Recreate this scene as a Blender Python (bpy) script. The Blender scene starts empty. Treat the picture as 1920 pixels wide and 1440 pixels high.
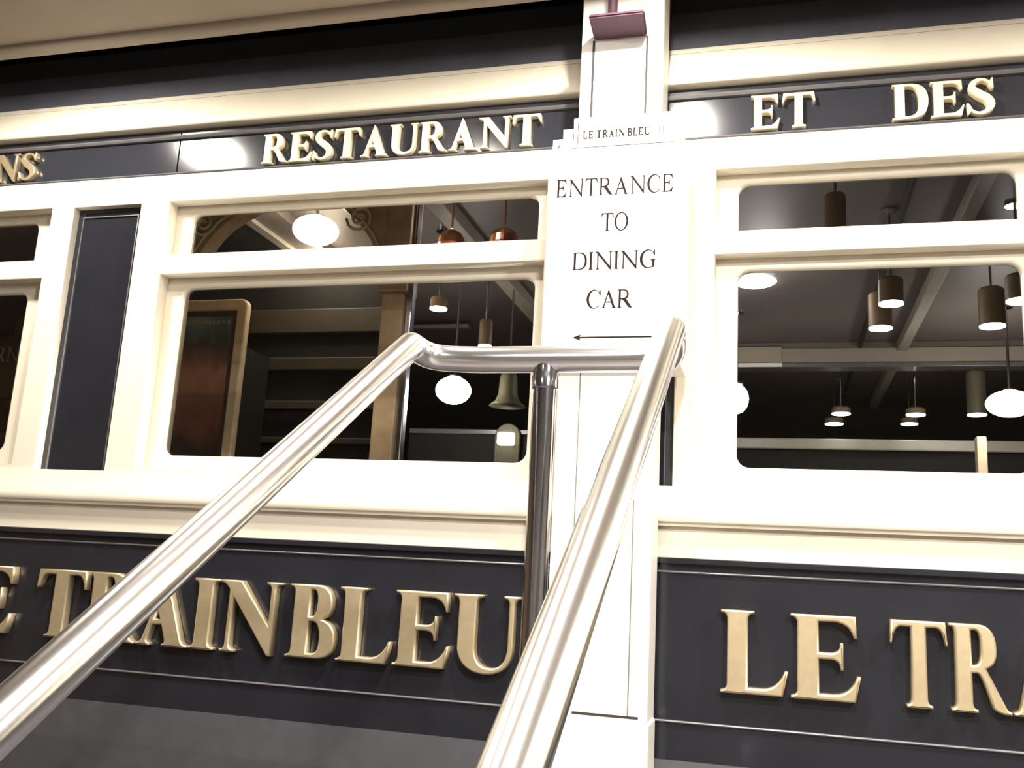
import bpy, bmesh, math, random
from mathutils import Vector, Matrix
random.seed(7)
col = bpy.context.scene.collection
E = 1.6            # eye height above the lower floor
F = 2.6            # depth of the carriage side
# ------------------------------------------------------------------ camera
YAW, PITCH, ROLL, FPX = -0.27559, 0.20335, 0.05599, 1810.6
fw = Vector((math.sin(YAW)*math.cos(PITCH), math.cos(YAW)*math.cos(PITCH), math.sin(PITCH)))
r0 = Vector((math.cos(YAW), -math.sin(YAW), 0)); u0 = r0.cross(fw)
rt = r0*math.cos(ROLL) + u0*math.sin(ROLL); up = -r0*math.sin(ROLL) + u0*math.cos(ROLL)
cam = bpy.data.cameras.new('camera'); co = bpy.data.objects.new('camera', cam); col.objects.link(co)
co.matrix_world = Matrix(((rt.x, up.x, -fw.x, 0), (rt.y, up.y, -fw.y, 0), (rt.z, up.z, -fw.z, E), (0, 0, 0, 1)))
cam.lens = FPX/1920*36; cam.clip_start = 0.02
bpy.context.scene.camera = co

def at(px, py, Y):
    """measured sight line carried to depth Y: a survey point of the place"""
    d = rt*(px-960) - up*(py-720) + fw*FPX
    d = d/d.y
    return Vector((d.x*Y, Y, E + d.z*Y))
def at_z(px, py, dz):
    d = rt*(px-960) - up*(py-720) + fw*FPX
    d = d*(dz/d.z)
    return Vector((d.x, d.y, E+d.z))
def zk(k): return E + k*F

# ------------------------------------------------------------------ materials
def mat(name, color, rough=.5, metal=0, noise=0, scale=20, bump=0, emit=None, estr=0, coat=0, spec=.5):
    m = bpy.data.materials.new(name); m.use_nodes = True
    nt = m.node_tree; b = nt.nodes['Principled BSDF']
    b.inputs['Base Color'].default_value = (*color, 1); b.inputs['Roughness'].default_value = rough
    b.inputs['Metallic'].default_value = metal; b.inputs['Coat Weight'].default_value = coat
    b.inputs['Coat Roughness'].default_value = .06; b.inputs['Specular IOR Level'].default_value = spec
    if emit:
        b.inputs['Emission Color'].default_value = (*emit, 1); b.inputs['Emission Strength'].default_value = estr
    if noise or bump:
        tc = nt.nodes.new('ShaderNodeTexCoord'); n = nt.nodes.new('ShaderNodeTexNoise')
        n.inputs['Scale'].default_value = scale; n.inputs['Detail'].default_value = 5
        nt.links.new(tc.outputs['Object'], n.inputs['Vector'])
        if noise:
            r = nt.nodes.new('ShaderNodeValToRGB')
            r.color_ramp.elements[0].position = .3; r.color_ramp.elements[1].position = .7
            r.color_ramp.elements[0].color = (*[c*(1-noise) for c in color], 1)
            r.color_ramp.elements[1].color = (*[min(1, c*(1+noise)) for c in color], 1)
            nt.links.new(n.outputs['Fac'], r.inputs['Fac']); nt.links.new(r.outputs['Color'], b.inputs['Base Color'])
        if bump:
            bp = nt.nodes.new('ShaderNodeBump'); bp.inputs['Strength'].default_value = bump; bp.inputs['Distance'].default_value = .002
            nt.links.new(n.outputs['Fac'], bp.inputs['Height']); nt.links.new(bp.outputs['Normal'], b.inputs['Normal'])
    return m
M = {}
M['cream'] = mat('cream_paint', (.80, .735, .60), .38, noise=.03, scale=9, bump=.08)
M['white'] = mat('white_paint', (.86, .83, .77), .42, noise=.02, scale=14)
M['navy'] = mat('navy_gloss', (.017, .018, .024), .16, noise=.12, scale=6, coat=.25)
M['navy_roof'] = mat('navy_roof', (.085, .087, .112), .45, noise=.12, scale=6)
M['navy_board'] = mat('navy_letterboard', (.026, .028, .037), .15, noise=.1, scale=6, coat=.4)
M['bead'] = mat('grey_bead', (.17, .165, .17), .35, .3, noise=.05)
M['gold'] = mat('gold_letter', (.66, .54, .34), .40, .65, noise=.06, scale=40)
M['gold_pale'] = mat('pale_gold_letter', (.92, .80, .55), .45, .1, noise=.05, scale=40)
M['steel'] = mat('polished_steel', (.86, .85, .845), .21, 1.0, noise=.03, scale=30, bump=.06)
M['barsteel'] = mat('bar_steel', (.92, .91, .92), .24, 1.0, noise=.04, scale=20, bump=.05)
M['chrome'] = mat('chrome', (.50, .515, .58), .14, 1.0, noise=.05, scale=12)
M['ink'] = mat('dark_brown_paint', (.016, .010, .008), .9, noise=.1, spec=.1)
M['groove'] = mat('dark_groove', (.03, .025, .022), .8, noise=.1)
M['fine'] = mat('fine_groove', (.22, .18, .14), .7, noise=.1)
M['mauve'] = mat('mauve_metal', (.055, .016, .033), .7, .0, noise=.12, scale=60)
M['soffit'] = mat('beige_ceiling', (.38, .325, .26), .6, noise=.05, scale=3)
M['ceil_in'] = mat('brown_ceiling', (.145, .12, .107), .5, noise=.08, scale=3)
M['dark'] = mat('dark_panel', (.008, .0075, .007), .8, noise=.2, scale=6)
M['wood'] = mat('tan_wood', (.42, .29, .17), .5, noise=.2, scale=14)
M['wood_pale'] = mat('pale_wood', (.62, .50, .33), .45, noise=.15, scale=14)
M['beam'] = mat('beam_paint', (.33, .285, .235), .5, noise=.06, scale=4)
M['rail_in'] = mat('dim_wood_slat', (.058, .046, .032), .6, noise=.12, scale=12)
M['brass'] = mat('brass_tube', (.24, .17, .105), .5, .2, noise=.08, scale=30)
M['olive'] = mat('olive_shade', (.10, .09, .05), .5, .1, noise=.1, scale=30)
M['copper'] = mat('copper', (.75, .34, .22), .22, 1.0, noise=.1, scale=20, bump=.5)
M['carpet'] = mat('dark_carpet', (.06, .052, .055), .9, noise=.3, scale=120)
M['stone'] = mat('step_stone', (.20, .18, .17), .6, noise=.2, scale=40)
M['wall'] = mat('store_wall', (.42, .37, .31), .7, noise=.05, scale=3)
M['lamp_white'] = mat('lamp_white', (1, 1, 1), .5, emit=(1, .95, .88), estr=18)
M['lamp_disc'] = mat('lamp_disc', (1, 1, 1), .5, emit=(1, .96, .9), estr=9)
M['lamp_warm'] = mat('lamp_warm', (1, .9, .75), .5, emit=(1, .88, .66), estr=16)
M['lamp_soft'] = mat('lamp_soft', (1, .9, .75), .5, emit=(1, .93, .8), estr=2.2)
M['downlight'] = mat('downlight_glow', (1, 1, 1), .5, emit=(1, .97, .93), estr=130)
M['pale_text'] = mat('dim_lettering', (.30, .27, .24), .6, noise=.2)

def glass_mat():
    m = bpy.data.materials.new('window_glass'); m.use_nodes = True
    nt = m.node_tree; nt.nodes.clear()
    o = nt.nodes.new('ShaderNodeOutputMaterial'); mx = nt.nodes.new('ShaderNodeMixShader')
    t = nt.nodes.new('ShaderNodeBsdfTransparent'); g = nt.nodes.new('ShaderNodeBsdfGlossy')
    fr = nt.nodes.new('ShaderNodeFresnel'); fr.inputs['IOR'].default_value = 1.33
    t.inputs['Color'].default_value = (.93, .93, .92, 1); g.inputs['Roughness'].default_value = .01
    nt.links.new(fr.outputs[0], mx.inputs[0]); nt.links.new(t.outputs[0], mx.inputs[1]); nt.links.new(g.outputs[0], mx.inputs[2])
    nt.links.new(mx.outputs[0], o.inputs[0]); return m
M['glass'] = glass_mat()

def poster_mat():
    m = bpy.data.materials.new('faded_poster'); m.use_nodes = True
    nt = m.node_tree; b = nt.nodes['Principled BSDF']; b.inputs['Roughness'].default_value = .35
    tc = nt.nodes.new('ShaderNodeTexCoord'); sp = nt.nodes.new('ShaderNodeSeparateXYZ')
    nt.links.new(tc.outputs['Generated'], sp.inputs[0])
    n = nt.nodes.new('ShaderNodeTexNoise'); n.inputs['Scale'].default_value = 4.5; n.inputs['Detail'].default_value = 3
    nt.links.new(tc.outputs['Generated'], n.inputs['Vector'])
    ma = nt.nodes.new('ShaderNodeMath'); ma.operation = 'MULTIPLY_ADD'; ma.inputs[1].default_value = .35
    nt.links.new(n.outputs['Fac'], ma.inputs[0]); nt.links.new(sp.outputs['Z'], ma.inputs[2])
    r = nt.nodes.new('ShaderNodeValToRGB'); cr = r.color_ramp
    for p, c in [(.0, (.015, .014, .015)), (.42, (.03, .022, .022)), (.50, (.15, .06, .04)), (.66, (.24, .11, .075)), (.74, (.34, .17, .11)),
                 (.86, (.09, .07, .06)), (.94, (.11, .21, .22)), (1.0, (.34, .31, .23))]:
        if p in (0., 1.):
            e = cr.elements[0 if p == 0 else -1]
        else:
            e = cr.elements.new(p)
        e.color = (*c, 1)
    ms = nt.nodes.new('ShaderNodeMath'); ms.operation = 'MULTIPLY'; ms.inputs[1].default_value = .86
    nt.links.new(ma.outputs[0], ms.inputs[0]); nt.links.new(ms.outputs[0], r.inputs['Fac'])
    nt.links.new(r.outputs['Color'], b.inputs['Base Color']); return m
M['poster'] = poster_mat()

# ------------------------------------------------------------------ builders
def link(name, me, material, parent=None, smooth=False):
    me.materials.clear(); me.materials.append(material)
    if smooth:
        for p in me.polygons: p.use_smooth = True
    o = bpy.data.objects.new(name, me); col.objects.link(o)
    if parent is not None: o.parent = parent
    return o
def from_bm(name, bm, material, parent=None, smooth=False):
    bmesh.ops.recalc_face_normals(bm, faces=bm.faces)
    me = bpy.data.meshes.new(name); bm.to_mesh(me); bm.free()
    return link(name, me, material, parent, smooth)
def autosmooth(o, ang=35):
    bm = bmesh.new(); bm.from_mesh(o.data)
    for e in bm.edges:
        e.smooth = not (len(e.link_faces) == 2 and e.calc_face_angle(0) > math.radians(ang))
    for f in bm.faces: f.smooth = True
    bm.to_mesh(o.data); bm.free()
def tag(o, label=None, cat=None, group=None, kind=None):
    for k, v in (('label', label), ('category', cat), ('group', group), ('kind', kind)):
        if v: o[k] = v
    return o
def empty(name, loc=(0, 0, 0)):
    o = bpy.data.objects.new(name, None); o.empty_display_size = .05; o.location = loc; col.objects.link(o); return o
def child(o, parent):
    """hang a mesh built in world coordinates under an Empty"""
    o.parent = parent; o.data.transform(Matrix.Translation(-parent.matrix_basis.translation)); return o

def box_bm(x0, x1, y0, y1, z0, z1, bev=0, bm=None):
    bm2 = bmesh.new()
    vs = [bm2.verts.new((x, y, z)) for x in (x0, x1) for y in (y0, y1) for z in (z0, z1)]
    for f in ((0, 1, 3, 2), (4, 6, 7, 5), (0, 4, 5, 1), (2, 3, 7, 6), (0, 2, 6, 4), (1, 5, 7, 3)):
        bm2.faces.new([vs[i] for i in f])
    bmesh.ops.recalc_face_normals(bm2, faces=bm2.faces)
    if bev: bmesh.ops.bevel(bm2, geom=bm2.edges[:], offset=bev, segments=2, affect='EDGES', profile=.5)
    if bm is None: return bm2
    me = bpy.data.meshes.new('tmp'); bm2.to_mesh(me); bm.from_mesh(me); bpy.data.meshes.remove(me); bm2.free(); return bm
def profile_bm(pts, x0, x1, bm=None):
    """closed (y, z) section run along X"""
    bm = bm or bmesh.new()
    a = [bm.verts.new((x0, y, z)) for y, z in pts]; b = [bm.verts.new((x1, y, z)) for y, z in pts]
    n = len(pts)
    for i in range(n):
        j = (i+1) % n; bm.faces.new((a[i], a[j], b[j], b[i]))
    bm.faces.new(a); bm.faces.new(b[::-1]); return bm
def tube_bm(path, r, seg=28, bm=None, caps=True):
    bm = bm or bmesh.new(); path = [Vector(p) for p in path]; rings = []; nrm = None
    for i, p in enumerate(path):
        if i == 0: t = path[1]-p
        elif i == len(path)-1: t = p-path[i-1]
        else: t = (path[i+1]-p).normalized() + (p-path[i-1]).normalized()
        t.normalize()
        if nrm is None:
            nrm = t.orthogonal().normalized()
        else:
            nrm = (nrm - t*nrm.dot(t)).normalized()
        b = t.cross(nrm)
        rr = r[i] if isinstance(r, (list, tuple)) else r
        rings.append([bm.verts.new(p + (nrm*math.cos(a) + b*math.sin(a))*rr) for a in [2*math.pi*k/seg for k in range(seg)]])
    for A, B in zip(rings, rings[1:]):
        for k in range(seg):
            bm.faces.new((A[k], A[(k+1) % seg], B[(k+1) % seg], B[k]))
    if caps: bm.faces.new(rings[0][::-1]); bm.faces.new(rings[-1])
    return bm
def lathe_bm(prof, c, seg=32, bm=None):
    """(radius, z) outline turned about the vertical through c"""
    bm = bm or bmesh.new(); rings = []
    for r, z in prof:
        r = max(r, .0004)
        rings.append([bm.verts.new((c[0]+r*math.cos(2*math.pi*k/seg), c[1]+r*math.sin(2*math.pi*k/seg), c[2]+z)) for k in range(seg)])
    for A, B in zip(rings, rings[1:]):
        for k in range(seg): bm.faces.new((A[k], A[(k+1) % seg], B[(k+1) % seg], B[k]))
    bm.faces.new(rings[0][::-1]); bm.faces.new(rings[-1]); return bm
def bez(p0, p1, p2, p3, n=12):
    p0, p1, p2, p3 = map(Vector, (p0, p1, p2, p3)); out = []
    for i in range(n+1):
        t = i/n; out.append(p0*(1-t)**3 + p1*3*t*(1-t)**2 + p2*3*t*t*(1-t) + p3*t**3)
    return out

def fill_mesh(contours, thick, bevel=0, seg=2):
    """flat shape with holes, (x, z) outlines, centred on y=0, facing -Y"""
    cu = bpy.data.curves.new('shape', 'CURVE'); cu.dimensions = '2D'; cu.fill_mode = 'BOTH'
    cu.extrude = max(thick/2-bevel, .0001); cu.bevel_depth = bevel; cu.bevel_resolution = seg-1; cu.offset = -bevel
    for c in contours:
        sp = cu.splines.new('POLY'); sp.points.add(len(c)-1); sp.use_cyclic_u = True
        for p, (x, y) in zip(sp.points, c): p.co = (x, y, 0, 1)
    ob = bpy.data.objects.new('shape', cu); col.objects.link(ob)
    dg = bpy.context.evaluated_depsgraph_get(); dg.update()
    me = bpy.data.meshes.new_from_object(ob.evaluated_get(dg)); bpy.data.objects.remove(ob); bpy.data.curves.remove(cu)
    me.transform(Matrix(((1, 0, 0, 0), (0, 0, -1, 0), (0, 1, 0, 0), (0, 0, 0, 1))))
    return me
def plate(name, contours, y0, y1, material, parent=None, bevel=0):
    me = fill_mesh(contours, y1-y0, bevel); me.transform(Matrix.Translation((0, (y0+y1)/2, 0))); me.name = name
    return link(name, me, material, parent)
def rect(x0, x1, z0, z1): return [(x0, z0), (x1, z0), (x1, z1), (x0, z1)]
def rrect(x0, x1, z0, z1, r, n=8):
    out = []
    for cx, cz, a0 in ((x1-r, z0+r, -90), (x1-r, z1-r, 0), (x0+r, z1-r, 90), (x0+r, z0+r, 180)):
        for i in range(n+1):
            a = math.radians(a0+90*i/n); out.append((cx+r*math.cos(a), cz+r*math.sin(a)))
    return out

# ------------------------------------------------------------------ roman capitals drawn as outlines (cap height 1)
class Pen:
    def __init__(s): s.p = []
    def m(s, x, y): s.p.append((x, y)); return s
    l = m
    def q(s, cx, cy, x, y, n=6):
        x0, y0 = s.p[-1]
        for i in range(1, n+1):
            t = i/n; s.p.append((x0*(1-t)**2+2*cx*t*(1-t)+x*t*t, y0*(1-t)**2+2*cy*t*(1-t)+y*t*t))
        return s
    def c(s, ax, ay, bx, by, x, y, n=12):
        x0, y0 = s.p[-1]
        for i in range(1, n+1):
            t = i/n; u = 1-t
            s.p.append((x0*u**3+3*ax*t*u*u+3*bx*t*t*u+x*t**3, y0*u**3+3*ay*t*u*u+3*by*t*t*u+y*t**3))
        return s
class Face:
    def __init__(f, s, h, v, t, b, wd=1.0): f.s, f.h, f.v, f.t, f.b, f.wd = s, h, v, t, b, wd
    def foot(f, p, a, c): p.q(a, f.t, a-f.v, f.t).l(a-f.v, 0).l(c+f.v, 0).l(c+f.v, f.t).q(c, f.t, c, f.b)
    def head(f, p, c, a): p.q(c, 1-f.t, c+f.v, 1-f.t).l(c+f.v, 1).l(a-f.v, 1).l(a-f.v, 1-f.t).q(a, 1-f.t, a, 1-f.b)
    def lfoot(f, p, a): p.q(a, f.t, a-f.v, f.t).l(a-f.v, 0)
    def lhead(f, p, a): p.l(a-f.v, 1).l(a-f.v, 1-f.t).q(a, 1-f.t, a, 1-f.b)
    def arm_bottom(f, p, w):
        h = f.h; p.l(w, 0).l(w+.06, .30).l(w+.025, .30).q(w-.06, h, w-.24, h).l(f.s, h)
    def arm_top(f, p, w):
        h = f.h; p.l(f.s, 1-h).l(w-.24, 1-h).q(w-.05, 1-h, w-.01, .74).l(w+.025, .74).l(w+.01, 1)
    def glyph(f, ch):
        s, h, v, t, b, wd = f.s, f.h, f.v, f.t, f.b, f.wd
        p = Pen()
        if ch == 'I':
            p.m(0, b); f.foot(p, 0, s); p.l(s, 1-b); f.head(p, s, 0); return [[p.p]]
        if ch == 'L':
            w = s+.40*wd; p.m(0, b); f.lfoot(p, 0); f.arm_bottom(p, w); p.l(s, 1-b); f.head(p, s, 0); return [[p.p]]
        if ch == 'E':
            w = s+.40*wd; m = .52; xm = s+.24*wd
            p.m(0, b); f.lfoot(p, 0); f.arm_bottom(p, w); p.l(s, m-h/2).l(xm-.12, m-h/2).q(xm, m-h/2, xm, m-.16).l(xm+.03, m-.16).l(xm+.03, m+.16).l(xm, m+.16).q(xm, m+h/2, xm-.12, m+h/2).l(s, m+h/2)
            f.arm_top(p, w); f.lhead(p, 0); return [[p.p]]
        if ch == 'T':
            w = s+.56*wd; c = w/2; a, d = c-s/2, c+s/2
            p.m(a, b); f.foot(p, a, d); p.l(d, 1-h).l(w-.14, 1-h).q(w-.03, 1-h, w+.005, .72).l(w+.04, .72).l(w+.01, 1).l(-.01, 1).l(-.04, .72).l(-.005, .72).q(.03, 1-h, .14, 1-h).l(a, 1-h)
            return [[p.p]]
        if ch == 'N':
            g = max(h, .07); w = .80*wd; a = v; x1 = w-.06
            # diagonal: lower edge from (a+g, ya) to (x1, -.02), upper edge shifted right by the thick stroke
            k = s*1.18; xl0 = -v*.6+.02; xu0 = xl0+k
            sl = -1.02/(x1-xl0)                      # slope of both edges
            def ylow(x): return 1+sl*(x-xl0)
            def yup(x): return 1+sl*(x-xu0)
            p.m(a, b); f.foot(p, a, a+g); p.l(a+g, ylow(a+g)).l(x1, -.02).l(w, -.02).l(w, 1-b); f.head(p, w, w-g)
            p.l(w-g, yup(w-g)).l(xu0, 1).l(-v, 1).l(-v, 1-t).q(xl0+.02, 1-t, a, min(.97, ylow(a))); return [[p.p]]
        if ch == 'A':
            w = .78*wd; c = w*.47; g = max(h, .065)
            def lo(y): return .05+(c-.02-.05)*y          # left outer edge
            def ro(y): return w-.03+(c+.02-w+.03)*y      # right outer edge
            def li(y): return lo(y)+g*1.1
            def ri(y): return ro(y)-s*1.12
            ya = (ro(0)-s*1.12-lo(0)-g*1.1)/((ro(0)-ro(1))+(lo(1)-lo(0)))
            cb = .30
            p.m(lo(0)-v, 0).l(li(0)+v, 0).l(li(0)+v, t).q(li(t), t, li(b), b).l(li(cb), cb).l(ri(cb), cb).l(ri(b), b).q(ri(t), t, ri(0)-v, t).l(ri(0)-v, 0).l(ro(0)+v*.8, 0).l(ro(0)+v*.8, t).q(ro(t), t, ro(b), b).l(ro(1.03), 1.03).l(lo(1.03), 1.03).l(lo(b), b).q(lo(t), t, lo(0)-v, t)
            return [[p.p, [(li(cb+h), cb+h), (ri(cb+h), cb+h), (li(ya), ya)]]]
        if ch == 'R':
            w = .70*wd+s*.2; xb = .50*wd+s*.45; m = .48
            p.m(0, b); f.foot(p, 0, s); p.l(s, m-h/2).l(s+.07, m-h/2).q(s+.13, m-.02, w-.22, .06).q(w-.14, 0, w, 0).l(w+.05, 0).l(w+.05, t).q(w-.01, t, w-.05, .11).l(xb-.16, m+.02)
            p.c(xb, m+.06, xb+.0, .66, xb, .74, 8).c(xb, .93, xb-.13, 1, s+.12, 1, 8); f.lhead(p, 0)
            xi = xb-s*.95
            q = Pen().m(s, m+h*.7).l(s+.03, m+h*.7).c(xi, m+h*.7, xi, .64, xi, .745, 8).c(xi, .90, xi-.05, 1-h*.9, s+.05, 1-h*.9, 8).l(s, 1-h*.9)
            return [[p.p, q.p]]
        if ch == 'B':
            xa = .46*wd+s*.45; xb = .53*wd+s*.45; m = .53
            p.m(0, b); f.lfoot(p, 0); p.l(s+.12, 0).c(xb-.05, 0, xb, .12, xb, .27, 8).c(xb, .42, xb-.08, .50, xb-.20, m, 8).c(xa-.02, m+.05, xa, .67, xa, .76, 8).c(xa, .93, xa-.12, 1, s+.10, 1, 8); f.lhead(p, 0)
            xi = xb-s*.95; xj = xa-s*.92
            q1 = Pen().m(s, h*.9).l(s+.05, h*.9).c(xi, h*.9, xi, .15, xi, .27, 8).c(xi, .40, xi-.04, m-h*.4, s+.05, m-h*.4, 8).l(s, m-h*.4)
            q2 = Pen().m(s, m+h*.5).l(s+.03, m+h*.5).c(xj, m+h*.5, xj, .66, xj, .76, 8).c(xj, .90, xj-.04, 1-h*.9, s+.04, 1-h*.9, 8).l(s, 1-h*.9)
            return [[p.p, q1.p, q2.p]]
        if ch == 'D':
            xb = .66*wd+s*.4; xi = xb-s*1.02
            p.m(0, b); f.lfoot(p, 0); p.l(s+.10, 0).c(xb-.12, 0, xb, .2, xb, .5).c(xb, .8, xb-.12, 1, s+.10, 1); f.lhead(p, 0)
            q = Pen().m(s, h*.9).l(s+.06, h*.9).c(xi-.06, h*.9, xi, .22, xi, .5).c(xi, .78, xi-.06, 1-h*.9, s+.06, 1-h*.9).l(s, 1-h*.9)
            return [[p.p, q.p]]
        if ch == 'U':
            w = .70*wd+s*.2; g = max(h, .075)
            p.m(0, 1-b).l(0, .34).c(0, .08, w*.25, -.025, w*.52, -.025).c(w*.85, -.025, w, .12, w, .36).l(w, 1-b)
            f.head(p, w, w-g); p.l(w-g, .36).c(w-g, .16, w*.80, h*.8, w*.60, h*.8).c(s+.05, h*.8, s, .18, s, .36).l(s, 1-b); f.head(p, s, 0); return [[p.p]]
        if ch in 'OCG':
            rx = .40*wd if ch == 'O' else .42*wd; cx = rx; sh = []
            ix = rx-s*1.0; iy = .5+.02-h*.8
            if ch == 'O':
                o = [(cx+rx*math.cos(a), .5+.52*math.sin(a)) for a in [2*math.pi*i/48 for i in range(48)]]
                i_ = [(cx+ix*math.cos(a), .5+iy*math.sin(a)) for a in [2*math.pi*i/48 for i in range(48)]]
                return [[o, i_]]
            a0, a1 = math.radians(42), math.radians(318); n = 36
            o = [(cx+rx*math.cos(a0+(a1-a0)*i/n), .5+.52*math.sin(a0+(a1-a0)*i/n)) for i in range(n+1)]
            i_ = [(cx+.05+(ix+.02)*math.cos(a1-(a1-a0)*i/n), .5+iy*math.sin(a1-(a1-a0)*i/n)) for i in range(n+1)]
            xt = cx+rx*math.cos(a0)
            sh = [[o+i_], [[(xt-.05, .80), (xt+.02, .70), (xt+.06, .70), (xt+.05, 1.0), (xt+.02, 1.0), (xt-.01, .93)]]]
            if ch == 'G':
                x0 = xt-s*.75; g = Pen().m(x0, .02).l(x0+s, .06).l(x0+s, .40); g.l(x0+s+v*.8, .44).l(x0+s+v*.8, .46).l(x0-v*1.3, .46).l(x0-v*1.3, .44).l(x0, .40); sh.append([g.p])
            return sh
        if ch == 'S':
            k = s/.22
            P = [(.53, .74, .05), (.47, .88, .07), (.31, .965, .08), (.14, .90, .13*k), (.10, .74, .18*k), (.24, .58, .22*k), (.43, .43, .22*k), (.50, .25, .19*k), (.41, .09, .12*k), (.25, .03, .08), (.09, .10, .07), (.02, .27, .05)]
            pts = []
            for i in range(len(P)-1):
                A = P[max(0, i-1)]; B = P[i]; C = P[i+1]; D = P[min(len(P)-1, i+2)]
                for j in range(6):
                    u = j/6; pts.append(tuple(.5*(2*B[m_]+(C[m_]-A[m_])*u+(2*A[m_]-5*B[m_]+4*C[m_]-D[m_])*u*u+(3*B[m_]-A[m_]-3*C[m_]+D[m_])*u**3) for m_ in range(3)))
            pts.append(P[-1]); Lf, Rt = [], []
            for i, q in enumerate(pts):
                a = pts[max(0, i-1)]; c = pts[min(len(pts)-1, i+1)]; dx, dy = c[0]-a[0], c[1]-a[1]; n = math.hypot(dx, dy) or 1
                Lf.append(((q[0]-dy/n*q[2]/2)*wd, q[1]+dx/n*q[2]/2)); Rt.append(((q[0]+dy/n*q[2]/2)*wd, q[1]-dx/n*q[2]/2))
            return [[Lf+Rt[::-1]], [[(.46*wd, .86), (.53*wd, .70), (.57*wd, .70), (.56*wd, 1.0), (.53*wd, 1.0)]], [[(.08*wd, .14), (.01*wd, .32), (-.03*wd, .32), (-.02*wd, 0), (.01*wd, 0)]]]
        raise ValueError(ch)
def word(name, text, face, gap, x0, x1, z0, z1, y_back, thick, material, bevel=0, parent=None, space=.4, child_name='letter', fit=True):
    """lettering fitted to x0..x1, z0..z1; every letter its own mesh"""
    items = []; pen = 0
    for ch in text:
        if ch == ' ': pen += space; continue
        g = face.glyph(ch); xs = [x for sh in g for c in sh for x, y in c]; lo, hi = min(xs), max(xs)
        items.append((ch, g, pen-lo)); pen += hi-lo+gap
    tot = pen-gap; sx = (x1-x0)/tot; sz = z1-z0
    for ch, g, dx in items:
        bm = bmesh.new()
        for i, sh in enumerate(g):
            me = fill_mesh([[(x0+(x+dx)*sx, z0+y*sz) for x, y in c] for c in sh], thick, bevel)
            me.transform(Matrix.Translation((0, y_back-thick/2-i*.0002, 0))); bm.from_mesh(me); bpy.data.meshes.remove(me)
        me = bpy.data.meshes.new(child_name); bm.to_mesh(me); bm.free(); o = link(child_name, me, material)
        child(o, parent) if parent.type == 'EMPTY' else setattr(o, 'parent', parent)

# ================================================================== THE SETTING
XL, XR = -3.9, 2.2          # run of carriage side that is built
# window openings (x0, x1) in the cream side, glass holes set back in a frame
FY = 2.655                   # front of the set-back window frames
def kx(px, py, Y=F): return at(px, py, Y).x
op = [(-3.7, kx(90, 440)), (kx(310, 440), kx(1023, 420)), (kx(1341, 440), kx(1958, 440))]
gl = [(-3.66, kx(70, 440, FY)), ((kx(346, 470, FY)+kx(317, 800, FY))/2, kx(1006, 470, FY)), (kx(1384, 440, FY), kx(1914, 460, FY))]
UZ = (zk(.3818), zk(.4535)); LZ = (zk(.112), zk(.3563))
GU = (E+.366*FY, E+.4345*FY); GL_ = (E+.1275*FY, E+.3365*FY)
s1 = (kx(99, 650), kx(227, 650)); s2 = (kx(1262, 820)-(s1[1]-s1[0]), kx(1262, 820))
SZ = (zk(.0795), at(203, 385, F).z)
holes = [rect(a, b, *UZ) for a, b in op] + [rect(a, b, *LZ) for a, b in op] + [rect(*s1, *SZ), rect(*s2, *SZ)]
o = plate('wall_front', [rect(XL, XR, zk(.069), zk(.4905))] + holes, F, FY-.003, M['cream'], bevel=.004); tag(o, kind='structure')
# lower cream strip under the belt
tag(plate('trim_strip', [rect(XL, XR, zk(.034), zk(.0695))], F+.008, FY, M['cream'], bevel=.003), kind='structure')
# belt moulding: swells outwards, undercut below
tag(from_bm('trim_belt', profile_bm([(F+.01, zk(.1075)), (F-.004, zk(.1065)), (F-.007, zk(.100)), (F-.014, zk(.088)), (F-.022, zk(.079)), (F-.024, zk(.0735)), (F-.020, zk(.0700)), (F-.012, zk(.0685)), (F-.010, zk(.066)), (F+.012, zk(.066))], XL, XR), M['cream']), kind='structure')
autosmooth(bpy.data.objects['trim_belt'])
# navy letterboard in panels, with grey bead above and pale bead below
jx = kx(331, 290)
for a, b in ((XL, jx-.002), (jx+.002, kx(1180, 230)), (kx(1180, 230)+.003, XR)):
    tag(from_bm('wall_letterboard', box_bm(a, b, F+.012, F+.04, zk(.488), zk(.552), .001), M['navy_board']), kind='structure')
tag(from_bm('trim_bead', profile_bm([(F+.011, zk(.5395)), (F+.002, zk(.540)), (F-.002, zk(.5425)), (F+.002, zk(.545)), (F+.011, zk(.5455))], XL, XR), M['bead']), kind='structure')
tag(from_bm('trim_bead', profile_bm([(F+.011, zk(.4895)), (F+.001, zk(.4895)), (F-.003, zk(.4910)), (F+.001, zk(.4930)), (F+.011, zk(.4935))], XL, XR), M['bead']), kind='structure')
# cornice: rounded cream band standing forward of the letterboard
cz0, cz1 = zk(.5540), zk(.6090)
pr = [(F+.045, cz0+.004), (F-.016, cz0), (F-.021, cz0+.003), (F-.023, cz0+.009), (F-.020, cz0+.026), (F-.008, cz0+.055), (F+.012, cz1-.045), (F+.026, cz1-.012), (F+.032, cz1-.002), (F+.06, cz1)]
tag(from_bm('trim_cornice', profile_bm(pr, XL, XR), M['cream']), kind='structure'); autosmooth(bpy.data.objects['trim_cornice'], 50)
# curved navy roof
pr = [(F+.02, zk(.600))]
for i in range(13):
    a = math.radians(90*i/12); pr.append((F+.034+.60*(1-math.cos(a)), zk(.600)+.42*math.sin(a)))
pr += [(F+.62, zk(.600)+.38), (F+.30, zk(.600)+.30), (F+.04, zk(.600))]
tag(from_bm('roof', profile_bm(pr, XL, XR), M['navy_roof']), kind='structure'); autosmooth(bpy.data.objects['roof'])
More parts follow.
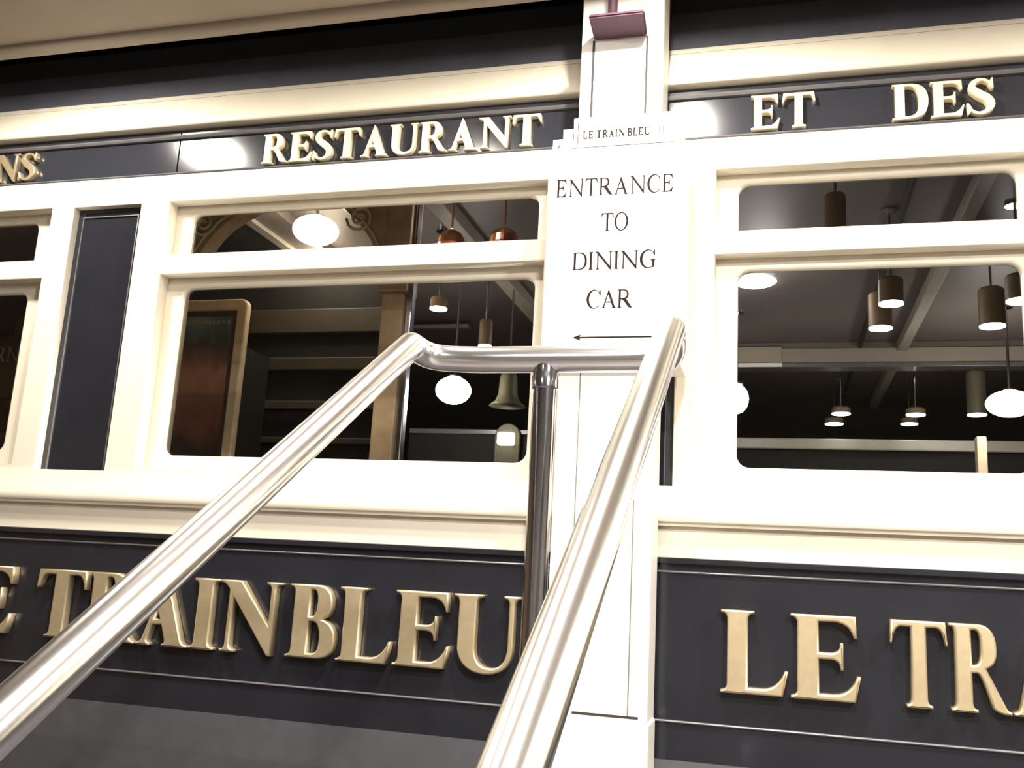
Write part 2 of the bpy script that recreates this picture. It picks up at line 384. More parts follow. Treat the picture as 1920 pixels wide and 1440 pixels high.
# lower navy panel with two fine beads, then the sloping skirt
pz = (zk(-.165), zk(.034))
tag(from_bm('wall_lower', box_bm(XL, XR, F+.016, F+.05, pz[0], pz[1]), M['navy']), kind='structure')
for k0 in (.0205, -.1240):
    tag(from_bm('trim_bead', profile_bm([(F+.017, zk(k0-.0013)), (F+.0115, zk(k0-.0010)), (F+.010, zk(k0)), (F+.0115, zk(k0+.0010)), (F+.017, zk(k0+.0013))], XL, XR), M['bead']), kind='structure')
tag(from_bm('trim_cap', box_bm(XL, XR, F+.002, F+.03, zk(.0285), zk(.0345), .002), M['navy']), kind='structure')
tag(from_bm('trim_skirt', profile_bm([(F+.010, zk(-.160)), (F-.02, zk(-.20)), (F-.07, zk(-.29)), (F+.05, zk(-.29)), (F+.05, zk(-.160))], XL, XR), mat('skirt_paint', (.05, .049, .055), .5, noise=.1)), kind='structure')

# ------------------------------------------------------------------ windows
for n, ((a, b), (g0, g1)) in enumerate(zip(op, gl), 1):
    w = empty('window_%d' % n, ((a+b)/2, FY, LZ[0])); tag(w, kind='structure')
    f = plate('window_frame', [rect(a-.03, b+.03, LZ[0]-.03, UZ[1]+.03), rrect(g0, g1, GU[0], GU[1], .035), rrect(g0, g1, GL_[0], GL_[1], .035)], FY, FY+.03, M['cream'], bevel=.006); child(f, w)
    for z0, z1 in (GU, GL_):
        child(from_bm('pane', box_bm(g0-.01, g1+.01, FY+.018, FY+.0195, z0-.01, z1+.01), M['glass']), w)
# ------------------------------------------------------------------ navy uprights between the windows
for (a, b), nm in ((s1, 'wall_upright'), (s2, 'wall_upright')):
    w = empty(nm, ((a+b)/2, F+.03, SZ[0])); tag(w, kind='structure')
    child(from_bm('upright_panel', box_bm(a-.01, b+.01, F+.030, F+.045, SZ[0]-.01, SZ[1]+.01), M['navy']), w)
    i = .022
    child(plate('upright_bead', [rect(a+i, b-i, SZ[0]+i, SZ[1]-i-.006), rect(a+i+.004, b-i-.004, SZ[0]+i+.004, SZ[1]-i-.010)], F+.024, F+.031, M['bead'], bevel=.001), w)

# ------------------------------------------------------------------ raised lettering on the carriage
BOLD = Face(.24, .075, .075, .035, .12, 1.0)
MED = Face(.21, .085, .075, .04, .11, 1.0)
LITE = Face(.125, .045, .065, .022, .07, 1.08)
LB = F+.013
def lettering(text, label, face, a0, a1, ztop, zbot, yb, th, material, bevel, gap, nm='raised_lettering', group=None):
    x0 = at(*a0, yb-th).x; x1 = at(*a1, yb-th).x
    w = empty(nm, ((x0+x1)/2, yb, zbot)); tag(w, label, 'lettering', group)
    word(nm, text, face, gap, x0, x1, zbot, ztop, yb, th, material, bevel, w)
    return w
ZB, ZT = E+.4955*F, E+.5345*F
lettering('RESTAURANT', 'raised cream capitals reading RESTAURANT on the navy band above the middle window', MED, (488, 310), (1015, 224), ZT, ZB, LB, .022, M['gold_pale'], .0018, .05)
lettering('ET', 'raised cream capitals reading ET, just right of the pillar', MED, (1408, 244), (1529, 184), ZT+.002, ZB, LB, .022, M['gold_pale'], .0018, .06)
lettering('DES', 'raised cream capitals reading DES at the right end of the navy band', MED, (1674, 223), (1867, 198), ZT+.002, ZB, LB, .022, M['gold_pale'], .0018, .05)
lettering('NS', 'raised capitals NS, darkened in colour for weaker light, cut off at the left end of the navy band', MED, (-16, 335), (66, 310), ZT, ZB, LB, .022, M['gold'], .0018, .04)  # darker gold than the neighbouring words, painting in the weaker light here
LBB = F+.017; LBF = LBB-.03
zt, zb = at(780, 1106, LBF).z, at(780, 1249, LBF).z
zt2, zb2 = at(1420, 1148, LBF).z, at(1420, 1306, LBF).z
ZT_, ZB_ = (zt+zt2)/2, (zb+zb2)/2
for (wd_, a, b, lab) in (('LE', (-160, 1140), (21, 1133), 'large gold letters LE at the lower left, cut off by the picture edge'),
                          ('TRAIN', (70, 1082), (528, 1093), 'large gold letters TRAIN on the navy panel, crossed by the left handrail'),
                          ('BLEU', (532, 1226), (977, 1118), 'large gold letters BLEU on the navy panel between the two handrails'),
                          ('LE', (1350, 1294), (1615, 1276), 'large gold letters LE on the navy panel right of the pillar'),
                          ('TRAIN', (1668, 1199), (2200, 1220), 'large gold letters TR, cut off at the lower right corner')):
    lettering(wd_, lab, BOLD, a, b, ZT_, ZB_, LBB, .03, M['gold'], .0045, .03, nm='gold_lettering')

# ================================================================== PILLAR AND SIGN
PY = 2.44
pil = empty('pillar', (at(1170, 120, PY).x, PY, E-.68)); tag(pil, 'cream square pillar with two fine grooves in front of the train', 'pillar')
px0, px1 = -.2215*PY, -.1198*(F-.03)
child(from_bm('shaft', box_bm(px0, px1, PY, F-.03, E-.2, E+2.05, .004), M['white']), pil)
plx = at(1041, 830, PY-.004).x
child(from_bm('lower_shaft', box_bm(plx, px1+.0015, PY-.004, F-.03, E-.68, at(1150, 680, PY).z, .003), M['white']), pil)
for (a, ya, zt_) in ((1111, 150, at(1112, 77, PY).z), (1211.5, 150, at(1213, 67, PY).z)):
    gx = at(a, ya, PY).x
    child(from_bm('groove', box_bm(gx-.0032, gx+.0032, PY-.0012, PY+.004, at(a, 222, PY).z, zt_), M['groove']), pil)
    
for gx in (at(1086, 760, PY-.004).x, at(1182, 1150, PY-.004).x):
    child(from_bm('groove', box_bm(gx-.0016, gx+.0016, PY-.0048, PY+.004, at(1160, 1343, PY).z, at(1100, 690, PY).z), M['fine']), pil)
child(from_bm('base', box_bm(plx-.006, px1+.006, PY-.016, F-.03, E-.68, at(1160, 1350, PY).z, .008), M['white']), pil)
child(from_bm('base_gap', box_bm(px0+.05, px1-.02, PY-.005, PY+.004, at(1160, 1346, PY).z, at(1160, 1341, PY).z), M['groove']), pil)

SY = 2.40
sg = empty('entrance_sign', (at(1150, 450, SY).x, SY, at(1150, 684, SY).z)); tag(sg, 'white stepped-top sign pointing left to the dining car, fixed to the pillar', 'sign')
def sxz(px, py, y=SY): p = at(px, py, y); return p.x, p.z
sx0, sx1 = -.2523*SY, at(1281, 430, SY).x
szb, szt = at(1150, 684, SY).z, at(1160, 272, SY).z
child(from_bm('board', box_bm(sx0, sx1, SY, SY+.15, szb, szt, .003), M['white']), sg)
xc = [(1038, 1283.5), (1056.5, 1281.5), (1076, 1263), (1090, 1252)]
zz = [at(1047, 262, SY).z, at(1066, 243, SY).z, at(1083, 222.5, SY).z]
for i, (a, b) in enumerate(xc[:3]):
    y = SY-.003*(i+1) if i else SY
    child(from_bm('step', box_bm(at(a, 250, SY).x, at(b, 248, SY).x, SY-.0012*i, SY+.03-.0012*i, szt-.0005, zz[i], .0008), M['white']), sg)
def signword(txt, a, b, ym, ztop, zbot, face=LITE, gap=.10, space=.35, y=None):
    x0, x1 = at(a, ym, SY).x, at(b, ym, SY).x
    word('', txt, face, gap, x0, x1, zbot, ztop, (y or SY)+.0004, .002, M['ink'], 0, sg, space=space)
signword('ENTRANCE', 1044, 1262, 350, at(1150, 332, SY).z, at(1150, 364.5, SY).z, gap=.12)
signword('TO', 1127, 1178, 415, at(1150, 399, SY).z, at(1150, 432, SY).z, gap=.05)
signword('DINING', 1074, 1229, 487, at(1150, 471, SY).z, at(1150, 504, SY).z, gap=.10)
signword('CAR', 1100, 1186, 560, at(1150, 543, SY).z, at(1150, 577, SY).z, gap=.08)
yt = SY-.0024
word('', 'LE TRAIN BLEU', Face(.20, .075, .07, .035, .07, 1.05), .16, at(1094, 247, yt).x, at(1219, 247, yt).x, at(1157, 256, yt).z, at(1157, 242, yt).z, yt+.0004, .0026, M['ink'], 0, sg, space=.34)
for gx_, g0_, g1_ in ((1048, 272, 278), (1074.6, 250, 277), (1083, 231, 275), (1236, 221, 264), (1243, 236, 263), (1255, 238, 252)):
    pa, pb = at(gx_, g1_, yt), at(gx_, g0_, yt)
    child(from_bm('step_line', box_bm(pa.x-.0011, pa.x+.0011, yt-.0012, yt+.004, pa.z, pb.z), M['groove']), sg)
az = at(1140, 632, SY).z; ax0, ax1 = at(1074, 632, SY).x, at(1222, 632, SY).x
child(plate('arrow', [[(ax0, az), (ax0+.022, az-.008), (ax0+.017, az-.0017), (ax1, az-.0017), (ax1, az+.0017), (ax0+.017, az+.0017), (ax0+.022, az+.008)]], SY-.0015, SY+.0005, M['ink']), sg)

# mauve lamp hood with a glaring lamp on the pillar
hd = empty('pillar_lamp', (at(1163, 70, PY).x, PY, at(1163, 72, PY).z)); tag(hd, 'mauve wedge-shaped lamp hood glaring white at the top of the pillar', 'lamp')
a = at(1114, 76, PY); b = at(1213, 68, PY); HY = PY-.11
c = at(1103.5, 33, HY); d = at(1208, 24, HY)
bm = bmesh.new()
zl, zh = (a.z+b.z)/2, (c.z+d.z)/2
vs = [bm.verts.new(v_) for v_ in ((a.x, PY+.002, zl), (b.x, PY+.002, zl), (d.x, HY, zh), (c.x, HY, zh), (a.x, PY+.002, zh+.02), (b.x, PY+.002, zh+.02), (d.x, HY, zh+.012), (c.x, HY, zh+.012))]
for f in ((0, 1, 2, 3), (4, 7, 6, 5), (3, 2, 6, 7), (0, 4, 5, 1), (0, 3, 7, 4), (1, 5, 6, 2)): bm.faces.new([vs[i] for i in f])
bmesh.ops.recalc_face_normals(bm, faces=bm.faces)
bmesh.ops.bevel(bm, geom=bm.edges[:], offset=.004, segments=2, affect='EDGES')
child(from_bm('hood', bm, M['mauve']), hd)
p = at(1150, -2, PY-.05); child(from_bm('stem', tube_bm([(p.x, PY-.05, zh), (p.x, PY-.05, zh+.16)], .013, 20), M['mauve'], smooth=True), hd)
zb_ = zh+.16
child(from_bm('bulb', lathe_bm([(.0, 0), (.03, .004), (.045, .02), (.045, .06), (.03, .08), (0, .085)], (p.x, PY-.05, zb_)), M['lamp_white'], smooth=True), hd)

# ================================================================== HANDRAIL
RY = 1.62; RR = .0245
hr = empty('stair_handrail', (-.41, RY+.03, E-.68)); tag(hr, 'polished steel stair handrail: two sloping tubes joined by a crossbar on one post', 'handrail')
lx, rx_ = -.6445, -.1765
sl = math.tan(math.radians(32.6)); slr = math.tan(math.radians(31.6))
TL = Vector((lx, 1.60, E+.418)); TR = Vector((rx_, 1.60, E+.440))
for T, s_ in ((TL, sl), (TR, slr)):
    bot = Vector((T.x, -.35, T.z-(1.95)*s_)); e = (T-bot).normalized()
    pth = [bot] + [bot.lerp(T, i/8) for i in range(1, 8)] + [T-e*.02]
    r = [RR]*len(pth); pth += [T-e*.006, T+e*.003, T+e*.008]; r += [RR*.985, RR*.86, RR*.5]
    child(from_bm('rail', tube_bm(pth, r, 40), M['steel']), hr); autosmooth(hr.children[-1], 50)
CZ = E+.2418*1.65
def elbow(T, sgn, k=1.0):
    st = T+Vector((0, .005, -.004))
    return bez(st, st+Vector((sgn*.012*k, .055, -.012)), (T.x+sgn*.045*k, 1.655, CZ+.004), (T.x+sgn*.115*k, 1.65, CZ), 14)
pth = elbow(TL, 1) + [Vector((x, 1.65, CZ)) for x in (-.48, -.40, -.30, -.24)] + elbow(TR, -1, .12)[::-1]
child(from_bm('crossbar', tube_bm(pth, RR*.99, 36), M['barsteel'], smooth=True), hr)
pxx = at(1022, 720, 1.65).x
post = child(from_bm('post', tube_bm([(pxx, 1.65, E-.68), (pxx, 1.65, CZ-.01)], .0212, 32), M['chrome']), hr); autosmooth(post)
cl_ = from_bm('collar', lathe_bm([(.0215, -.056), (.0245, -.054), (.0245, -.034), (.0228, -.030), (.0228, -.018), (.0212, -.010)], (pxx, 1.65, CZ)), M['chrome']); cl_.parent = post; cl_.data.transform(Matrix.Translation(-hr.location)); autosmooth(cl_)
fl = from_bm('base_flange', lathe_bm([(0, 0), (.05, 0), (.05, .006), (.024, .012), (.0212, .012)], (pxx, 1.65, E-.68)), M['chrome']); fl.parent = post; fl.data.transform(Matrix.Translation(-hr.location))
for T, s_ in ((TL, sl), (TR, slr)):
    zt_ = T.z-1.9*s_
    child(from_bm('lower_post', tube_bm([(T.x, -.30, 0), (T.x, -.30, zt_)], .0185, 24), M['steel'], smooth=True), hr)

# ================================================================== STAIR, LANDING, STORE
LZt = E-.68
tag(from_bm('floor_landing', box_bm(-3.9, 2.2, 1.45, 2.62, LZt-.18, LZt), M['carpet']), kind='structure')
bm = bmesh.new()
for i in range(5): box_bm(-2.2, 2.2, 1.45-.285*(i+1), 1.46, 0 if i == 4 else LZt-.1533*(i+1)-.16, LZt-.1533*(i+1), bm=bm)
tag(from_bm('floor_stairs', bm, M['stone']), kind='structure')
tag(from_bm('floor', box_bm(-6, 5, -5, 1.45, -.1, 0), M['stone']), kind='structure')
CH = E+1.685; LIP = .022
ce_k = (at(0, 114, 1).z+at(640, 46, 1).z)/2-E
ce_y = (CH-LIP-E)/ce_k
pr = [(-5, CH+.15), (-5, CH), (ce_y-.052, CH), (ce_y-.051, CH-.008), (ce_y-.044, CH-.018), (ce_y-.030, CH-LIP-.001), (ce_y-.012, CH-LIP-.001), (ce_y, CH-LIP+.003), (ce_y+.010, CH-.006), (ce_y+.013, CH+.15)]
tag(from_bm('ceiling', profile_bm(pr, -6, 5), M['soffit']), kind='structure'); autosmooth(bpy.data.objects['ceiling'], 50)
# dark void above the carriage roof
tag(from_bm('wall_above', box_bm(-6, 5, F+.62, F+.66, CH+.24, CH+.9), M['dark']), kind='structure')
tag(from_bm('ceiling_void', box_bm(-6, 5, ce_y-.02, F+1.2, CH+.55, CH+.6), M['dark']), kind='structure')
for nm, b in (('wall_back', (-6, 5, -5.1, -5, 0, CH+.1)), ('wall_left', (-6.1, -6, -5, 2.6, 0, CH+.1)), ('wall_right', (5, 5.1, -5, 2.6, 0, CH+.1))):
    tag(from_bm(nm, box_bm(*b), M['wood'] if nm == 'wall_left' else M['wall']), kind='structure')

# ================================================================== INSIDE THE DINING CAR
IC = 1.75; CI = E+IC; FL = E-.5
tag(from_bm('floor_dining', box_bm(-6.5, 4.5, F+.06, 9.0, FL-.1, FL), M['carpet']), kind='structure')
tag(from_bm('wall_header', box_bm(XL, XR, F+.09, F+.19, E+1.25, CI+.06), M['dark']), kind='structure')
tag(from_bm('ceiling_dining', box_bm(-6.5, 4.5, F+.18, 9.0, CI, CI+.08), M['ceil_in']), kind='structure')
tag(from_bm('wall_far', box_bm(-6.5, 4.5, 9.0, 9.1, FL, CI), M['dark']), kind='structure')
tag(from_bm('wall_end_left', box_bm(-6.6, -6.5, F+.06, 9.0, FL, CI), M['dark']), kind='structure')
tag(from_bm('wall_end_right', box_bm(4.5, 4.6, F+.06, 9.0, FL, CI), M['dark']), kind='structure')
# ceiling beams running away from the viewer
def beam(p_left, p_right, label_mat, drop=.07, ya=F+.20, yb=8.9):
    a = at_z(*p_left, IC-drop).x; b = at_z(*p_right, IC-drop).x
    tag(from_bm('trim_beam', box_bm(a, b, ya, yb, CI-drop, CI, .004), label_mat), kind='structure')
beam((1758, 500), (1783, 500), M['beam'])
beam((926, 526), (953, 526), M['beam'])
beam((460, 420), (480, 420), M['beam'], .07, 3.4, 4.6)
beam((330, 420), (459, 420), M['dark'], .06, 3.4, 4.6)
beam((481, 420), (548, 420), M['ceil_in'], .05, 3.4, 4.6)
beam((1655, 510), (1663, 510), M['dark'], .05)
# lighter bulkhead across the car
by = IC/(at(1600, 640, 1).z-E)
bz0 = E+(at(1600, 681, 1).z-E)*by; bz1 = E+(at(1600, 652, 1).z-E)*by
tag(from_bm('trim_bulkhead', box_bm(-1.2, 4.5, by, by+.12, bz0, bz1, .004), M['beam']), kind='structure')
tag(from_bm('trim_bulkhead_top', box_bm(-1.2, 4.5, by+.01, by+.12, bz1, CI, .004), M['ceil_in']), kind='structure')
tag(from_bm('trim_bulkhead_lip', box_bm(-1.2, 4.5, by-.02, by+.12, bz0-.03, bz0, .004), M['bead']), kind='structure')

tag(from_bm('trim_bulkhead_end', box_bm(at(1370, 665, by).x, at(1466, 665, by).x, by-.012, by, bz0, bz1+.01, .003), M['soffit']), kind='structure')
tag(from_bm('trim_bulkhead_lip', box_bm(at(1370, 665, by).x, at(1467, 665, by).x, by-.035, by-.02, bz0-.03, bz0-.002, .003), M['white']), kind='structure')
# tan post and long dark cabinet seen low in the right window
Y = 6.3
p0 = at(1834, 885, Y); p1 = at(1853, 885, Y); zt_ = at(1845, 818, Y).z
t = tag(from_bm('short_post', box_bm(p0.x, p1.x, Y, Y+.08, FL, zt_, .006), M['wood_pale']), 'short pale wooden post standing at the low right of the right window', 'post')
Y = 7.2
t = empty('back_cabinet', (at(1600, 850, Y).x, Y, FL)); tag(t, 'long dark cabinet with grey counter edge inside the right window', 'cabinet')
x0, x1 = at(1360, 850, Y).x, at(2000, 850, Y).x; zc_ = at(1560, 829, Y).z
child(from_bm('carcass', box_bm(x0, x1, Y, Y+.5, FL, zc_-.06, .01), M['dark']), t)
child(from_bm('countertop', box_bm(x0-.02, x1+.02, Y-.04, Y+.5, zc_-.06, zc_+.02, .01), mat('grey_counter', (.40, .37, .30), .35, noise=.15, scale=5)), t)

# pendant lamps: brass tube with a glowing disc underneath
def pendant(px, py, Y, wpx, hgt, label, stem=True, body='brass', group='tube pendant lamps in the dining car'):
    c = at(px, py, Y); r = wpx/2*Y/FPX*.97
    t = empty('pendant_lamp', c); tag(t, label, 'lamp', group)
    child(from_bm('lamp_tube', lathe_bm([(r*.9, .006), (r, .006), (r, hgt-.01), (r*.85, hgt), (.008, hgt)], c, 28), M[body]), t); autosmooth(t.children[-1])
    child(from_bm('lamp_disc', lathe_bm([(0, 0), (r*.98, 0), (r*.98, .008), (0, .008)], c, 28), M['lamp_disc']), t)
    if CI-c.z-hgt > .02:
        child(from_bm('stem', tube_bm([(c.x, c.y, c.z+hgt-.005), (c.x, c.y, CI-.012)], .006, 10), M['chrome']), t)
        child(from_bm('ceiling_rose', lathe_bm([(.04, -.012), (.04, 0), (0, 0)], (c.x, c.y, CI), 20), M['chrome']), t)
    return t
pendant(1671, 571, 4.4, 45, .12, 'tube pendant lamp in the right window, upper of the close pair')
pendant(1651, 617, 5.1, 43, .19, 'tube pendant lamp in the right window, lower of the close pair')
pendant(1861, 613, 5.1, 45, .20, 'tan tube pendant lamp towards the right of the right window')
pendant(1912, 566, 4.4, 46, .12, 'tube pendant lamp cut off by the right edge of the right window')
pendant(1567, 452, 3.7, 40, .19, 'tan tube pendant lamp in the upper pane of the right window')
pendant(1577, 777, 7.0, 34, .05, 'far small lamp in the right window, upper of the left pair')
pendant(1564, 796, 7.6, 33, .05, 'far small lamp in the right window, lower of the left pair')
pendant(1717, 779, 7.0, 34, .05, 'far small lamp in the right window, upper of the right pair')
pendant(1705, 796, 7.6, 30, .05, 'far small lamp in the right window, lower of the right pair')
pendant(1832, 779, 6.9, 33, .30, 'slim olive tube lamp beside the big white globe in the right window', body='olive')
pendant(822, 580, 4.4, 38, .06, 'small disc lamp in the left window above the crossbar')
pendant(909, 650, 4.6, 28, .14, 'tan tube pendant lamp just above the crossbar', body='brass')
# bell shade
c = at(951, 762, 5.2)
t = empty('bell_lamp', c); tag(t, 'dim olive bell-shaped pendant lamp below the crossbar', 'lamp')
child(from_bm('bell_shade', lathe_bm([(.105, 0), (.10, .006), (.07, .03), (.055, .07), (.05, .16), (.04, .20), (.008, .21)], c, 32), M['olive'], smooth=True), t)
child(from_bm('glow', lathe_bm([(0, .001), (.098, .001), (.098, .005), (0, .006)], c, 28), M['lamp_warm']), t)
child(from_bm('stem', tube_bm([(c.x, c.y, c.z+.2), (c.x, c.y, CI-.01)], .006, 10), M['chrome']), t)
child(from_bm('ceiling_rose', lathe_bm([(.04, -.012), (.04, 0), (0, 0)], (c.x, c.y, CI), 20), M['chrome']), t)
# big white globe lamps
def globe(px, py, Y, wpx, hpx, label, warm=False, nm='globe_lamp', group='glaring white globe lamps in the dining car'):
    c = at(px, py, Y); r = wpx/2*Y/FPX; h = hpx/2*Y/FPX
    t = empty(nm, c); tag(t, label, 'lamp', group)
    pr = [(r*math.sin(math.pi*i/16), -h*math.cos(math.pi*i/16)) for i in range(17)]
    child(from_bm('globe', lathe_bm(pr, c, 32), M['lamp_warm' if warm else 'lamp_white'], smooth=True), t)
    child(from_bm('neck', lathe_bm([(.03, h*.93), (.045, h*1.0), (.03, h*1.12), (.012, h*1.2)], c, 20), M['chrome'], smooth=True), t)
    if CI-c.z-h*1.2 > .02:
        child(from_bm('stem', tube_bm([(c.x, c.y, c.z+h*1.15), (c.x, c.y, CI-.01)], .008, 10), M['chrome']), t)
        child(from_bm('ceiling_rose', lathe_bm([(.04, -.012), (.04, 0), (0, 0)], (c.x, c.y, CI), 20), M['chrome']), t)
    return c
globe(850, 732, 5.0, 72, 56, 'glaring white globe lamp in the left window under the crossbar')
globe(1894, 757, 6.0, 78, 46, 'glaring white globe lamp at the right edge of the right window')
globe(1381, 748, 6.0, 44, 56, 'glaring white globe lamp half hidden by the left edge of the right window')
globe(592, 432, 3.9, 100, 62, 'big warm globe lamp glaring through the arch of the upper left pane', True, group=None)
globe(1415, 524, 5.4, 86, 26, 'flat ceiling lamp glaring in the top left corner of the right window', False, 'ceiling_lamp', None)
# copper shades in the upper pane
def copper(px, py, Y, label):
    c = at(px, py, Y)
    t = empty('copper_lamp', c); tag(t, label, 'lamp', 'copper shades seen over the transom')
    pr = [(.060, -.05), (.064, -.02), (.060, .010), (.047, .032), (.026, .046), (.008, .050)]
    bm = lathe_bm(pr, c, 24)
    child(from_bm('shade', bm, M['copper']), t)
    child(from_bm('bulb', lathe_bm([(0, -.075), (.03, -.07), (.035, -.05), (0, -.04)], c, 16), M['lamp_warm'], smooth=True), t)
    child(from_bm('stem', tube_bm([(c.x, c.y, c.z+.06), (c.x, c.y, CI)], .005, 10), M['copper']), t)
copper(846, 452, 3.9, 'glowing copper lamp shade nearest the wooden column'); copper(945, 449, 3.7, 'ribbed copper lamp shade at the right of the upper left pane')
# sconce with rounded hood low in the left window
Y = 5.6; c = at(951, 824, Y)
t = empty('wall_sconce', (c.x, Y, c.z)); tag(t, 'round-topped olive sconce with a bright square lamp, low in the left window', 'lamp')
w_ = 26*Y/FPX; hh = 46*Y/FPX
arch_ = [(c.x-w_, c.z-hh)] + [(c.x+w_, c.z-hh)] + [(c.x+w_*math.cos(a_), c.z+.02+w_*math.sin(a_)) for a_ in [math.pi*i/14 for i in range(15)]]
child(plate('backplate', [arch_], Y, Y+.03, M['olive'], bevel=.006), t)
g_ = 17*Y/FPX; child(from_bm('lamp_box', box_bm(c.x-g_, c.x+g_, Y-.05, Y-.005, c.z-g_*.75, c.z+g_*.75, .012), M['lamp_soft']), t)
tag(from_bm('wall_booth', box_bm(at(765, 800, Y).x, at(1040, 800, Y).x, Y+.035, Y+.10, FL, at(850, 812, Y).z), M['dark']), kind='structure')
tag(from_bm('trim_booth', box_bm(at(765, 800, Y).x, at(1040, 800, Y).x, Y+.025, Y+.10, at(850, 812, Y).z, at(850, 803, Y).z, .004), M['bead']), kind='structure')
zl_ = at(850, 615, 6.0).z
tag(from_bm('trim_rail_far', box_bm(at(772, 610, 6).x, at(878, 610, 6).x, 6, 6.05, zl_, zl_+.03, .004), M['bead']), kind='structure')

# ------------------------------------------------------------------ slatted partition, arch, column and poster in the left window
Yp = 4.1
pxl, pxr = -3.9, at(730, 700, Yp).x
par = empty('slatted_partition', ((pxl+pxr)/2, Yp, FL)); tag(par, 'dark wooden partition with dim tan cross rails behind the poster', 'partition')
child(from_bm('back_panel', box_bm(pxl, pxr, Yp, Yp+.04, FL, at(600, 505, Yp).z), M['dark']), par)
for (ya, yb) in ((578, 624), (669, 694), (751, 767), (820, 832)):
    za, zb_ = at(600, ya, Yp-.03).z, at(600, yb, Yp-.03).z
    child(from_bm('cross_rail', box_bm(pxl, pxr, Yp-.03, Yp, zb_, za, .006), M['rail_in']), par)
# column
Yc = 3.3
ca, cb = at(716, 560, Yc).x, at(757, 560, Yc).x
cm = empty('wooden_column', ((ca+cb)/2, Yc, FL)); tag(cm, 'tan wooden column with a small capital, right of centre in the left window', 'column')
zcap = at(735, 548, Yc).z
child(from_bm('shaft', box_bm(ca, cb, Yc, Yc+.09, FL, zcap, .006), M['wood']), cm)
child(from_bm('capital', box_bm(ca-.018, cb+.012, Yc-.015, Yc+.105, zcap, CI, .006), M['wood']), cm)
child(from_bm('steel_edge', box_bm(cb+.001, cb+.026, Yc+.02, Yc+.06, FL, CI-.002, .004), M['chrome'], ), cm)
# arch with scrolled corners
Ya = 3.28
la, lb = at(335, 440, Ya).x-.10, at(352, 440, Ya).x
ar = empty('wooden_arch', ((la+ca)/2, Ya, at(500, 560, Ya).z)); tag(ar, 'carved wooden arch with scrolled corners in the upper left pane', 'arch')
zs = at(690, 480, Ya).z; ztop = CI-.002
apx = [(368, 490), (378, 470), (400, 440), (421, 420), (447, 403), (485, 382), (530, 368), (575, 362), (608, 366), (640, 386), (670, 415), (690, 442), (702, 465), (708, 490)]
inner = [(p_.x, p_.z) for p_ in (at(x_, y_, Ya) for x_, y_ in apx)]
child(plate('arch_panel', [[(ca-.002, inner[-1][1]), (ca-.002, ztop), (la, ztop), (la, inner[0][1])] + inner], Ya, Ya+.08, M['wood'], bevel=.002), ar)
for lo_, hi_ in ((0, 5), (9, 14)):
    sg_ = -1 if lo_ == 0 else 1
    rib = [(p_.x, Ya-.003, p_.z) for p_ in (at(x_+sg_*9, y_-5, Ya) for x_, y_ in apx[lo_:hi_])]
    child(from_bm('arch_rib', tube_bm(rib, .0055, 10), M['wood_pale'], smooth=True), ar)
for px_, py_, sg_ in ((383, 418, 1), (676, 408, -1)):
    sc_ = at(px_, py_, Ya)
    sp_ = [(sc_.x+sg_*(.006+.0042*k*.5)*math.cos(k*.5)*1.0, Ya-.004, sc_.z+(.006+.0042*k*.5)*math.sin(k*.5)) for k in range(26)]
    child(from_bm('scroll', tube_bm(sp_, .006, 10), M['wood_pale'], smooth=True), ar)
child(from_bm('left_jamb', box_bm(la, at(345, 470, Ya).x, Ya, Ya+.08, FL, inner[0][1], .004), M['wood']), ar)
# framed poster
Yf = 3.75
fx1 = at(462, 700, Yf).x; fx1 = (at(466, 575, Yf).x+at(440, 800, Yf).x)/2; fzt = at(420, 562, Yf).z
fx0 = fx1-.62; fzb = fzt-1.02; wfr = .052
ps = empty('framed_poster', ((fx0+fx1)/2, Yf+.03, fzb)); tag(ps, 'faded travel poster in a pale round-cornered wooden frame, left in the left window', 'poster')
child(plate('frame', [rrect(fx0, fx1, fzb, fzt, .035), rrect(fx0+wfr, fx1-wfr, fzb+wfr, fzt-wfr, .006)], Yf-.01, Yf+.03, M['wood_pale'], bevel=.008), ps)
child(plate('frame_lip', [rect(fx0+wfr-.004, fx1-wfr+.004, fzb+wfr-.004, fzt-wfr+.004), rect(fx0+wfr+.022, fx1-wfr-.022, fzb+wfr+.022, fzt-wfr-.022)], Yf+.004, Yf+.022, mat('dark_lip', (.06, .035, .028), .5, noise=.2)), ps)
child(from_bm('picture', box_bm(fx0+wfr-.01, fx1-wfr+.01, Yf+.018, Yf+.024, fzb+wfr-.01, fzt-wfr+.01), M['poster']), ps)
child(from_bm('backing', box_bm(fx0+.05, fx1-.05, Yf+.024, Yp-.03, fzb+.2, fzt-.2), M['dark']), ps)
zt0 = fzt-wfr-.04
random.seed(3)
bm = bmesh.new(); x = fx0+wfr+.05
while x < fx1-wfr-.05:
    w_ = random.uniform(.008, .016); box_bm(x, x+w_, Yf+.0165, Yf+.0185, zt0-random.uniform(.014, .02), zt0, bm=bm); x += w_+random.uniform(.006, .012)
child(from_bm('title_line', bm, M['pale_text']), ps)
# dim sign inside the far-left window
Yn = 4.0
tn = empty('dim_sign', (at(18, 665, Yn).x, Yn, at(18, 690, Yn).z)); tag(tn, 'dim dark board with faint letters RN inside the far left window', 'sign')
child(from_bm('board', box_bm(at(10, 665, Yn).x-.5, at(75, 665, Yn).x, Yn, Yn+.02, at(18, 745, Yn).z, at(18, 630, Yn).z, .004), mat('brown_board', (.05, .032, .027), .5, noise=.2)), tn)
word('', 'RN', LITE, .06, at(-8, 665, Yn).x, at(36, 665, Yn).x, at(15, 679, Yn).z, at(15, 651, Yn).z, Yn, .004, M['pale_text'], 0, tn)

